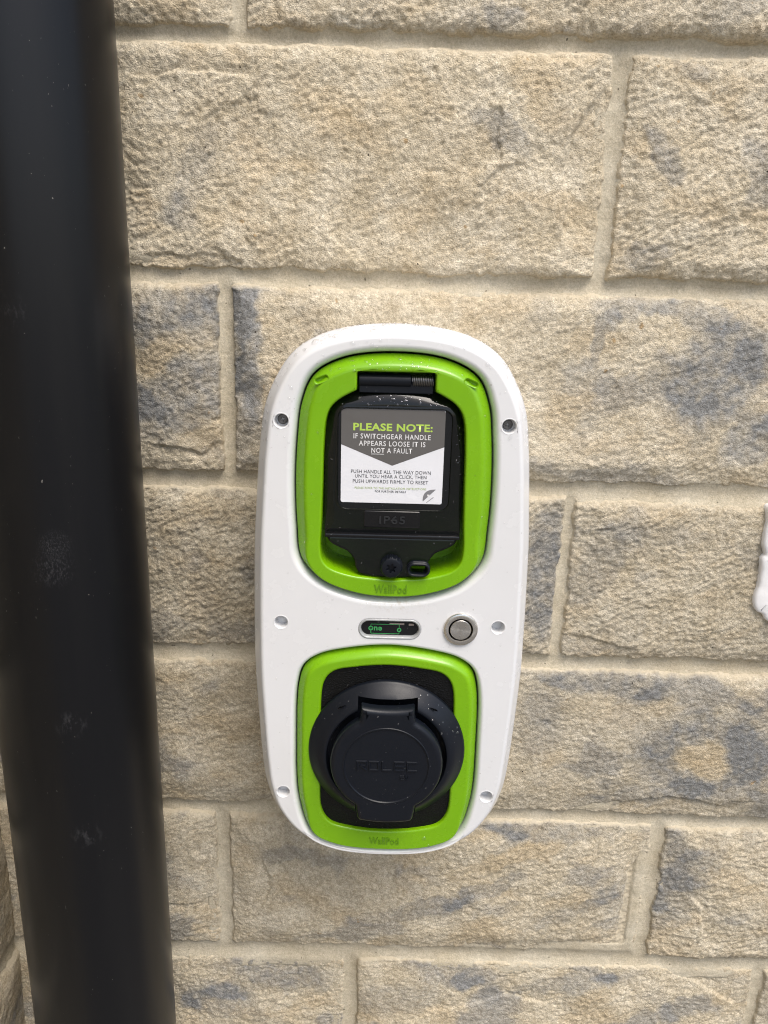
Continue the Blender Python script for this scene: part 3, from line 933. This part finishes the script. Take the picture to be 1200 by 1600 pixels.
mb = MB(); rs_ = [R3(fo, 88.0)]
for t in (0, 0, .05, .12, .22, .35, .5, .7, .88, 1):
    Pt = fo + (wo - fo) * t
    rs_.append(R3(Pt, np.array([fd(t, z) - (.7 if t == 0 and len(rs_) == 1 else 0) for z in Pt[:, 1]])))
rs_ += [R3(by_angle(offset(WIN, o_), 0, 111), d_) for o_, d_ in ((-1.2, 99.0), (-.6, 99.35), (-.1, 99.3), (.3, 98.7), (.35, 98.0))]
mb.loft(rs_)
flap = build(mb, 'flap', M['smoke'], CH, smooth=40)
mb = MB(); i2 = mb.loft(rings(offset(WIN, .4), [(0, 96.8), (0, 98.4)])); mb.fill(i2[-1]); mb.f.append(tuple(i2[0][::-1]))
build(mb, 'window', M['panel'], flap)
# rating plaque under the window
PQ = rrect(-.4, 72.6, 36.2, 11, .8, 3)
mb = MB(); i2 = mb.loft(rings(PQ, [(0, 98.6), (0, 99.7), (.4, 100), (.6, 100)])); mb.fill(i2[-1])
build(mb, 'plaque', M['black'], flap)
lettering('IP65', -.2, 72.4, 99.95, M['mark'], flap, width=16.6, height=5.2, bold=.01, extrude=1.0, spacing=1.15)
# ledge and tab
mb = MB()
LG = rrect(0, 61.2, 88.4, 3.0, 1.0, 4)
i2 = mb.loft(rings(LG, [(0, 90), (0, 100.4), (.35, 101.1), (.9, 101.4)])); mb.fill(i2[-1])
build(mb, 'ledge', M['black'], flap)
tr = catmull([(0, 32.4), (14, 33.2), (21, 35.2), (23.6, 39.2), (24.8, 44.5), (28.5, 49.6), (35, 52.8), (40.5, 56.2), (42.8, 60.2)], False, 8)
TAB = densify(np.vstack([tr, (tr[1:] * [-1, 1])[::-1]]), 3)
LT = (17.8, 40.2)
lat_in = rrect(*LT, 11.4, 5.8, 2.8, 6)
mb = slab(TAB, [(0, 94.5), (0, 99.2), (.5, 100.2), (1.2, 100.5), (1.6, 100.5)], [(lat_in, [(-.2, 100.5), (0, 100.3), (0, 94.5)])])
build(mb, 'tab', M['smoke'], flap, smooth=40)
# hinge barrel with its spring
mb = MB()
def barrel(x0, x1, zc, dc, r, n=28):
    a = np.linspace(0, 2 * np.pi, n, endpoint=False)
    def rg(x, rr_): return np.c_[np.full(n, x), -(dc + rr_ * np.cos(a)), zc + rr_ * np.sin(a)] / 1000
    idx = mb.loft([rg(x0, r - .4), rg(x0 + .4, r), rg(x1 - .4, r), rg(x1, r - .4)])
    mb.fan(idx[0], True); mb.fan(idx[-1])
barrel(-23.2, 9.2, 161.6, 95.6, 4.2); barrel(9.4, 23.4, 161.6, 95.6, 3.3)
LF = rrect(0, 157.2, 46.4, 7.0, .6, 3)
i2 = mb.loft(rings(LF, [(0, 84), (0, 97.2), (.5, 97.8)])); mb.fill(i2[-1])
hinge = build(mb, 'hinge', M['satin'], CH, smooth=40)
mb = MB()
turns = 12; nn = turns * 20
hx = []
for k in range(nn + 1):
    t = k / 20 * 2 * math.pi
    c = np.array([9.9 + 13.0 * k / nn, -(95.6 + 3.6 * math.cos(t)), 161.6 + 3.6 * math.sin(t)])
    tg = np.array([13.0 / nn * 20 / (2 * math.pi), 4.0 * math.sin(t), 4.0 * math.cos(t)]); tg /= np.linalg.norm(tg)
    n1 = np.array([0, -math.cos(t), math.sin(t)]); n2 = np.cross(tg, n1)
    hx.append(np.array([c + .40 * (math.cos(q) * n1 + math.sin(q) * n2) for q in np.linspace(0, 2 * np.pi, 6, endpoint=False)]) / 1000)
mb.loft(hx)
build(mb, 'spring', M['spring'], hinge, smooth=60)
# knurled thumb screw with a star recess
a = np.linspace(0, 2 * np.pi, 168, endpoint=False)
KN = np.c_[(7.1 + .28 * np.sign(np.sin(a * 42))) * np.cos(a), (7.1 + .28 * np.sign(np.sin(a * 42))) * np.sin(a)]
a6 = np.linspace(0, 2 * np.pi, 72, endpoint=False)
STAR = np.c_[(2.75 + .75 * np.cos(6 * a6)) * np.cos(a6 + .3), (2.75 + .75 * np.cos(6 * a6)) * np.sin(a6 + .3)]
mb = MB()
core = circle(0, 0, 6.3, 168)
rr0 = [R3(KN, 100.2), R3(KN, 106.6), R3(circle(0, 0, 6.7, 168), 107.2), R3(core, 107.8), R3(circle(0, 0, 5.8, 168), 108)]
idx = mb.loft(rr0); hs = mb.loft(rings(STAR, [(0, 108), (.12, 107.8), (.15, 105.2)])); mb.fill(idx[-1], [hs[0]]); mb.fan(hs[-1])
knob = build(mb, 'thumb_screw', M['satin'], CH, (0, 0, .0418), smooth=30)
# oval latch eye
mb = MB()
LO = rrect(*LT, 15.4, 9.8, 4.8, 8)
idx = mb.loft(rings(LO, [(0, 100), (0, 102.6), (.5, 103.0), (.5, 103.8), (.1, 104.2), (.1, 105.4), (.7, 106)]))
hs = mb.loft(rings(lat_in, [(-.7, 106), (-.2, 105.6), (0, 104.8), (0, 95)])); mb.fill(idx[-1], [hs[0]])
build(mb, 'latch_eye', M['satin'], CH, smooth=40)

# ---- notice sticker on the window
sx0, sx1, sz0, sz1 = -33.8, 31.4, 83.2, 143.9
sw, sh = sx1 - sx0, sz1 - sz0
scx, scz = (sx0 + sx1) / 2, (sz0 + sz1) / 2
def NP(u, v): return (sx0 + u * sw, sz1 - v * sh)      # fractions of the sticker, v downwards
stk = rrect(scx, scz, sw, sh, 1.2, 4)
mb = MB(); i2 = mb.loft(rings(stk, [(0, 98.4), (0, 98.62)])); mb.fill(i2[-1])
sticker = build(mb, 'notice_sticker', M['paper'], CH, smooth=0)
mb = MB()
hp = np.array([NP(.5, .592), NP(1, .382), NP(1, .02), NP(.985, 0.0), NP(.015, 0.0), NP(0, .02), NP(0, .376)])
ri = mb.ring(R3(hp, 98.68)); mb.f.append(tuple(ri)); build(mb, 'header_panel', M['header'], sticker, smooth=0)
def line(body, u, v, wu, hv, m, bold=0.0, sp=1.0):
    x, z = NP(u, v); return lettering(body, x, z, 98.74, M[m], sticker, width=wu * sw, height=hv * sh, bold=bold, spacing=sp)
line('PLEASE NOTE:', .498, .187, .765, .080, 'ink_green', .030, 1.05)
line('IF SWITCHGEAR HANDLE', .492, .284, .745, .054, 'ink_white', .008, 1.14)
line('APPEARS LOOSE IT IS', .494, .359, .645, .054, 'ink_white', .008, 1.14)
line('NOT A FAULT', .492, .432, .395, .054, 'ink_white', .008, 1.14)
mb = MB(); p0 = NP(.292, .468); p1 = NP(.418, .474)
ri = mb.ring(R3(np.array([(p0[0], p1[1]), (p1[0], p1[1]), (p1[0], p0[1]), (p0[0], p0[1])]), 98.74)); mb.f.append(tuple(ri))
build(mb, 'underline', M['ink_white'], sticker, smooth=0)
line('PUSH HANDLE ALL THE WAY DOWN', .490, .661, .780, .038, 'ink_dark', 0, 1.05)
line('UNTIL YOU HEAR A CLICK, THEN', .490, .713, .700, .042, 'ink_dark', 0, 1.05)
line('PUSH UPWARDS FIRMLY TO RESET', .488, .766, .740, .038, 'ink_dark', 0, 1.05)
line('PLEASE REFER TO THE INSTALLATION INSTRUCTIONS', .490, .838, .705, .023, 'ink_olive', .004, 1.1)
line('FOR FURTHER DETAILS', .490, .873, .305, .023, 'ink_dark', .012, 1.12)
mb = MB()
p0, p1, p2 = np.array(NP(.812, .972)), np.array(NP(.800, .835)), np.array(NP(.937, .838))
tt = np.linspace(0, 1, 16)[:, None]
leaf = ((1 - tt) ** 2 * p0 + 2 * tt * (1 - tt) * p1 + tt ** 2 * p2)[::-1]
ri = mb.ring(R3(leaf, 98.74)); mb.fill(ri)
build(mb, 'leaf_logo', M['ink_logo'], sticker, smooth=0)
mb = MB()
bar = np.array([NP(.825, .985), NP(.83, .975), NP(.895, .915), NP(.90, .92)])
bar = bar[::-1] if np.cross(bar[1] - bar[0], bar[2] - bar[0]) < 0 else bar
ri = mb.ring(R3(bar + [1.2, -.4], 98.74)); mb.f.append(tuple(ri))
tri = np.array([NP(.850, .895), NP(.862, .925), NP(.878, .895)]); tri = tri[::-1] if np.cross(tri[1] - tri[0], tri[2] - tri[0]) < 0 else tri
build(mb, 'logo_strapline', M['ink_logo'], sticker, smooth=0)
mb = MB(); ri = mb.ring(R3(tri, 98.79)); mb.f.append(tuple(ri)); build(mb, 'logo_mark', M['ink_white'], sticker, smooth=0)

# ---- status window
mb = MB(); i2 = mb.loft(rings(offset(DISP, 1.6), [(0, 94), (0, 97.6)])); mb.fill(i2[-1])
status = build(mb, 'status_window', M['panel'], CH, smooth=40)
mb = MB(); mb.loft(rings(DISP, [(.15, 95), (.15, 100.1), (.5, 100.5), (1.1, 100.5), (1.7, 99.8), (2.0, 98.6), (2.1, 97)]))
build(mb, 'window_rim', M['lens'], status, smooth=60)
def flat(mb, P, d):
    P = np.asarray(P, float)
    if np.cross(P[1] - P[0], P[2] - P[0]) < 0: P = P[::-1]
    mb.f.append(tuple(mb.ring(R3(P, d))))
def ringflat(mb, cx, cz, r, wd, d):
    a_ = mb.ring(R3(circle(cx, cz, r + wd / 2, 24), d)); b_ = mb.ring(R3(circle(cx, cz, r - wd / 2, 24), d)); mb.quads(a_, b_)
mb = MB()
cl, cr = (-12.6, -5.4), (6.6, -6.3); zt, zb = -2.6, -9.0; k_ = .38
ringflat(mb, *cl, 1.35, .62, 97.8); ringflat(mb, *cr, 1.2, .62, 97.8)
for (x, z) in (cl, cr):
    flat(mb, [(x - k_ / 2, z + 1.7), (x + k_ / 2, z + 1.7), (x + k_ / 2, zt), (x - k_ / 2, zt)], 97.8)
    flat(mb, [(x - k_ / 2, zb), (x + k_ / 2, zb), (x + k_ / 2, z - 1.6), (x - k_ / 2, z - 1.6)], 97.8)
    flat(mb, [(x - .8, z - .15), (x + .8, z - .15), (x + .8, z + .15), (x - .8, z + .15)], 97.85)
flat(mb, [(cl[0], zt), (cr[0], zt), (cr[0], zt + k_), (cl[0], zt + k_)], 97.8)
flat(mb, [(cl[0], zb - k_), (cr[0], zb - k_), (cr[0], zb), (cl[0], zb)], 97.8)
build(mb, 'circuit_graphic', M['led_green'], status, smooth=0)
lettering('n', -9.3, -5.6, 97.8, M['led_green'], status, width=2.4, height=2.9, bold=.02)
le = lettering('e', -6.3, -5.7, 97.8, M['led_green'], status, width=2.5, height=2.9, bold=.02); le.rotation_euler = (0, math.pi, 0)
mb = MB(); flat(mb, [(0, -2.5), (10, -2.5), (10, -1.3), (0, -1.3)], 97.75); flat(mb, [(13, -2.9), (16.5, -2.9), (16.5, -1.5), (13, -1.5)], 97.75)
build(mb, 'reflection_bar', M['reflection_grey'], status, smooth=0)  # flat pale bars painted in for a reflection in the window

# ---- push button
mb = MB()
B0 = circle(0, 0, 11.7, 96)
idx = mb.loft(rings(B0, [(0, 98), (0, 101.0), (.35, 101.6), (1.0, 101.9), (3.0, 102.2), (3.4, 102.1), (3.7, 101.6), (3.75, 98)]))
button = build(mb, 'push_button', M['steel'], CH, (BTN[0] / 1000, 0, BTN[1] / 1000), smooth=30)
mb = MB()
B1 = circle(0, 0, 7.1, 96)
idx = mb.loft(rings(B1, [(0, 98), (0, 101.9), (.3, 102.3), (.9, 102.4), (3, 102.15), (5.2, 101.95), (6.9, 101.9)])); mb.fan(idx[-1])
build(mb, 'button_cap', M['steel'], button, (0, 0, 0), smooth=30)

# ---- socket
mb = MB()
i2 = mb.loft(rings(offset(lb_in, -.6), [(0, 92), (0, 99.4)])); mb.fill(i2[-1])
build(mb, 'backing_plate', M['leather'], CH, smooth=0)
SC = (0.3, -97.0)
def revolve(mb, prof, n=160):
    return mb.loft([R3(circle(0, 0, r, n), d) for r, d in prof])
mb = MB()
idx = revolve(mb, [(54.2, 99.5), (55.0, 101.2), (55.0, 103.0), (54.5, 104.0), (53.6, 104.7), (51.5, 106.6), (48.5, 109.6), (46.0, 111.6), (44.2, 112.6), (43.0, 112.9), (42.0, 112.6), (41.4, 111.6), (41.1, 104), (38, 101), (25, 100.8)])
mb.fan(idx[-1]); mb.fan(idx[0], True)
flange = build(mb, 'socket_flange', M['satin'], CH, (SC[0] / 1000, 0, SC[1] / 1000))
cut(flange, [(-20.4, 20.4, 25, 45.6, 100.9, 130), (-21.4, 21.4, -60, -30, 103, 130)])
for sgn in (-1, 1):
    b = MB(); P = rrect(0, 0, 6.4, 3.4, 1.6, 5)
    q = b.loft([np.c_[R3(offset(P, o_2), dd)] for o_2, dd in ((0, 0.05), (.3, .02), (.6, -.3))]); b.fan(q[-1])
    so = build(b, 'screw_recess', M['panel'], flange)
    so.location = (sgn * 31.2 / 1000, -110.75 / 1000 + .0002, 38.2 / 1000)
    so.rotation_euler = (rad(36), 0, rad(-sgn * 30))
# lid
def lid_outline():
    P = []
    R = 38.6
    for t in np.linspace(-57, 60.5, 46): P.append((R * math.cos(rad(t)), R * math.sin(rad(t))))
    P += [(18.9, 35.2), (18.3, 36.6), (18.1, 40), (18.0, 43.6), (17.4, 44.3), (12, 43.2), (6, 42.6), (0, 42.4)]
    Lp = [(-x, z) for x, z in P[:-1]][::-1]
    bot = [(-20.6, -35.4), (-20.2, -38), (-19.4, -42.5), (-18.2, -44.6), (-15.0, -45.3), (-8, -46.2), (0, -46.6)]
    br = [(-x, z) for x, z in bot[:-1]][::-1]
    return densify(np.array(P + Lp + bot + br), 2.2)
LID = lid_outline()
mb = MB()
idx = mb.loft(rings(LID, [(0, 114), (0, 118.2), (.35, 119.8), (1.1, 121.0), (2.2, 121.7), (3.4, 121.9), (3.9, 121.9)]))
RG = [(30.3, 121.9), (29.9, 121.9), (29.5, 122.25), (28.9, 122.25), (28.4, 121.6), (27.8, 121.5), (27.4, 121.5), (27.0, 121.5)]
hr = mb.loft([R3(circle(0, 0, r, 110), d) for r, d in RG])
mb.fill(idx[-1], [hr[0]]); mb.fill(hr[-1])
lid = build(mb, 'socket_lid', M['satin'], CH, (SC[0] / 1000, 0, SC[1] / 1000), smooth=38)
# squared lettering drawn as strokes, raised on the lid
def strokes(paths, t, d0, d1):
    mb = MB()
    for pth in paths:
        pth = np.array(pth, float)
        closed = np.allclose(pth[0], pth[-1]); 
        for p, q in zip(pth, pth[1:]):
            v = (q - p) / np.linalg.norm(q - p); n = np.array([-v[1], v[0]]) * t / 2
            p_, q_ = p - v * t / 2 * .98, q + v * t / 2 * .98
            P = np.array([p_ - n, q_ - n, q_ + n, p_ + n])
            idx = mb.loft([R3(offset(P, -.25), d0), R3(offset(P, .15), d1)]); mb.f.append(tuple(idx[-1]))
            d1 += 0.004
    return mb
h = 6.4; wl = 6.0
def at(x, pts): return [(x + a * wl, (b - .5) * h) for a, b in pts]
x0 = -20.0; gp = 8.6
word = [at(x0, [(0, 0), (0, 1), (1, 1), (1, .5), (.4, .5), (1.05, 0)]),
        at(x0 + gp, [(0, 0), (0, 1), (1, 1), (1, 0), (0, 0)]),
        at(x0 + 2 * gp, [(0, 1), (0, 0), (1, 0)]),
        at(x0 + 3 * gp, [(1, 1), (0, 1), (0, 0), (1, 0)]), at(x0 + 3 * gp, [(0, .5), (1, .5)]),
        at(x0 + 4 * gp, [(1, 1), (0, 1), (0, 0), (1, 0)])]
word = [[(a, b + 1.0 - 3.2) for a, b in p] for p in word]
h = 2.7; wl = 2.2
ev = [at(9.8, [(1, 1), (0, 1), (0, 0), (1, 0)]), at(9.8, [(0, .5), (1, .5)]), at(13.0, [(0, 1), (.5, 0), (1.1, 1)])]
ev = [[(a, b - 9.6) for a, b in p] for p in ev]
build(strokes(word, .95, 121.3, 122.3), 'lettering', M['satin'], lid, (0, 0, 0.0025), smooth=0)
build(strokes(ev, .42, 121.3, 122.2), 'lettering', M['satin'], lid, (0, 0, 0.001), smooth=0)

# ------------------------------------------------------------------ rain drops on the charger
bpy.context.view_layer.update()
def bvh(o):
    me = o.data; mw = o.matrix_world
    return BVHTree.FromPolygons([mw @ v.co for v in me.vertices], [tuple(p.vertices) for p in me.polygons])
drops = MB()
rd = random.Random(5)
def drop(p, n, r, flat_=.55):
    n = n.normalized()
    t = n.cross(Vector((0.3, .2, 1))).normalized(); s = n.cross(t)
    k = 10; rows_ = []
    sq = rd.uniform(.85, 1.2); dr = rd.uniform(0, .35)
    for j, el in enumerate((-8, 12, 35, 62)):
        c_, s_ = math.cos(rad(el)), math.sin(rad(el))
        rows_.append([p + (t * (math.cos(2 * math.pi * i / k) * sq) + s * (math.sin(2 * math.pi * i / k) / sq)) * r * c_ + n * r * flat_ * s_ + Vector((0, 0, -dr * r * max(0, s_))) for i in range(k)])
    idx = [drops.ring(q) for q in rows_]
    # counter-clockwise about n so faces look outwards
    for a_, b_ in zip(idx, idx[1:]): drops.quads(a_, b_)
    drops.fan(idx[-1])
def scatter(obj, n, fn, rmin, rmax, ymin=None):
    tree = bvh(obj); done = 0; tries = 0
    while done < n and tries < n * 30:
        tries += 1
        x, z = fn()
        hit = tree.ray_cast(Vector((x / 1000 + .006, -.4, z / 1000 + ZC)), Vector((0, 1, 0)))
        if hit[0] is None: continue
        if ymin is not None and -hit[0].y * 1000 < ymin: continue
        drop(hit[0], hit[1], 1.25 * rd.uniform(rmin, rmax) * rd.choice((.6, .8, 1, 1)) / 1000); done += 1
def arc_pt(band0, band1):
    k = rd.randrange(len(case)); 
    while case[k][1] < 120: k = rd.randrange(len(case))
    o_ = rd.uniform(band0, band1); q = case[k] * (1 - o_ / 95.0)
    return (case[k][0] * (1 - o_ / 90), case[k][1] - o_ * max(0, case[k][1]) / 195)
def scatter_top(n):
    tree = bvh(casing); done = 0
    while done < n:
        x = rd.uniform(-66, 66); d = rd.uniform(70, 96)
        hit = tree.ray_cast(Vector((x / 1000 + .006, -d / 1000, ZC + .24)), Vector((0, 0, -1)))
        if hit[0] is None or hit[1].z < .15: continue
        drop(hit[0], hit[1], rd.uniform(.9, 2.2) * rd.choice((.6, .8, 1, 1.2)) / 1000, .7); done += 1
scatter_top(110)
scatter(casing, 70, lambda: arc_pt(.1, 3.5), .6, 1.5)
scatter(casing, 40, lambda: arc_pt(3, 15), .5, 1.3)
scatter(casing, 70, lambda: (rd.uniform(-90, 90), rd.uniform(-150, 160)), .3, .75, 99.5)
scatter(bez1, 46, lambda: (rd.uniform(-45, 45), rd.uniform(166, 177)), .4, 1.0, 96)
scatter(bez1, 10, lambda: (rd.choice((-1, 1)) * rd.uniform(47, 61), rd.uniform(50, 150)), .4, .8, 96)
scatter(flap, 30, lambda: (rd.uniform(-38, 38), rd.uniform(146.5, 156)), .45, 1.15, 97)
scatter(flap, 12, lambda: (rd.uniform(38.5, 42), rd.uniform(110, 140)), .4, .8, 97)
scatter(flange, 16, lambda: (rd.uniform(20, 50), rd.uniform(-90, -50)), .4, .9, 101)
scatter(bez2, 4, lambda: (rd.uniform(-45, 45), rd.uniform(-178, -170)), .8, 1.3, 101)
dr_o = build(drops, 'rain_drops', M['water'], None, None, 60)
tag(dr_o, 'clear rain drops clinging to the white charger', 'water drops', kind='stuff')
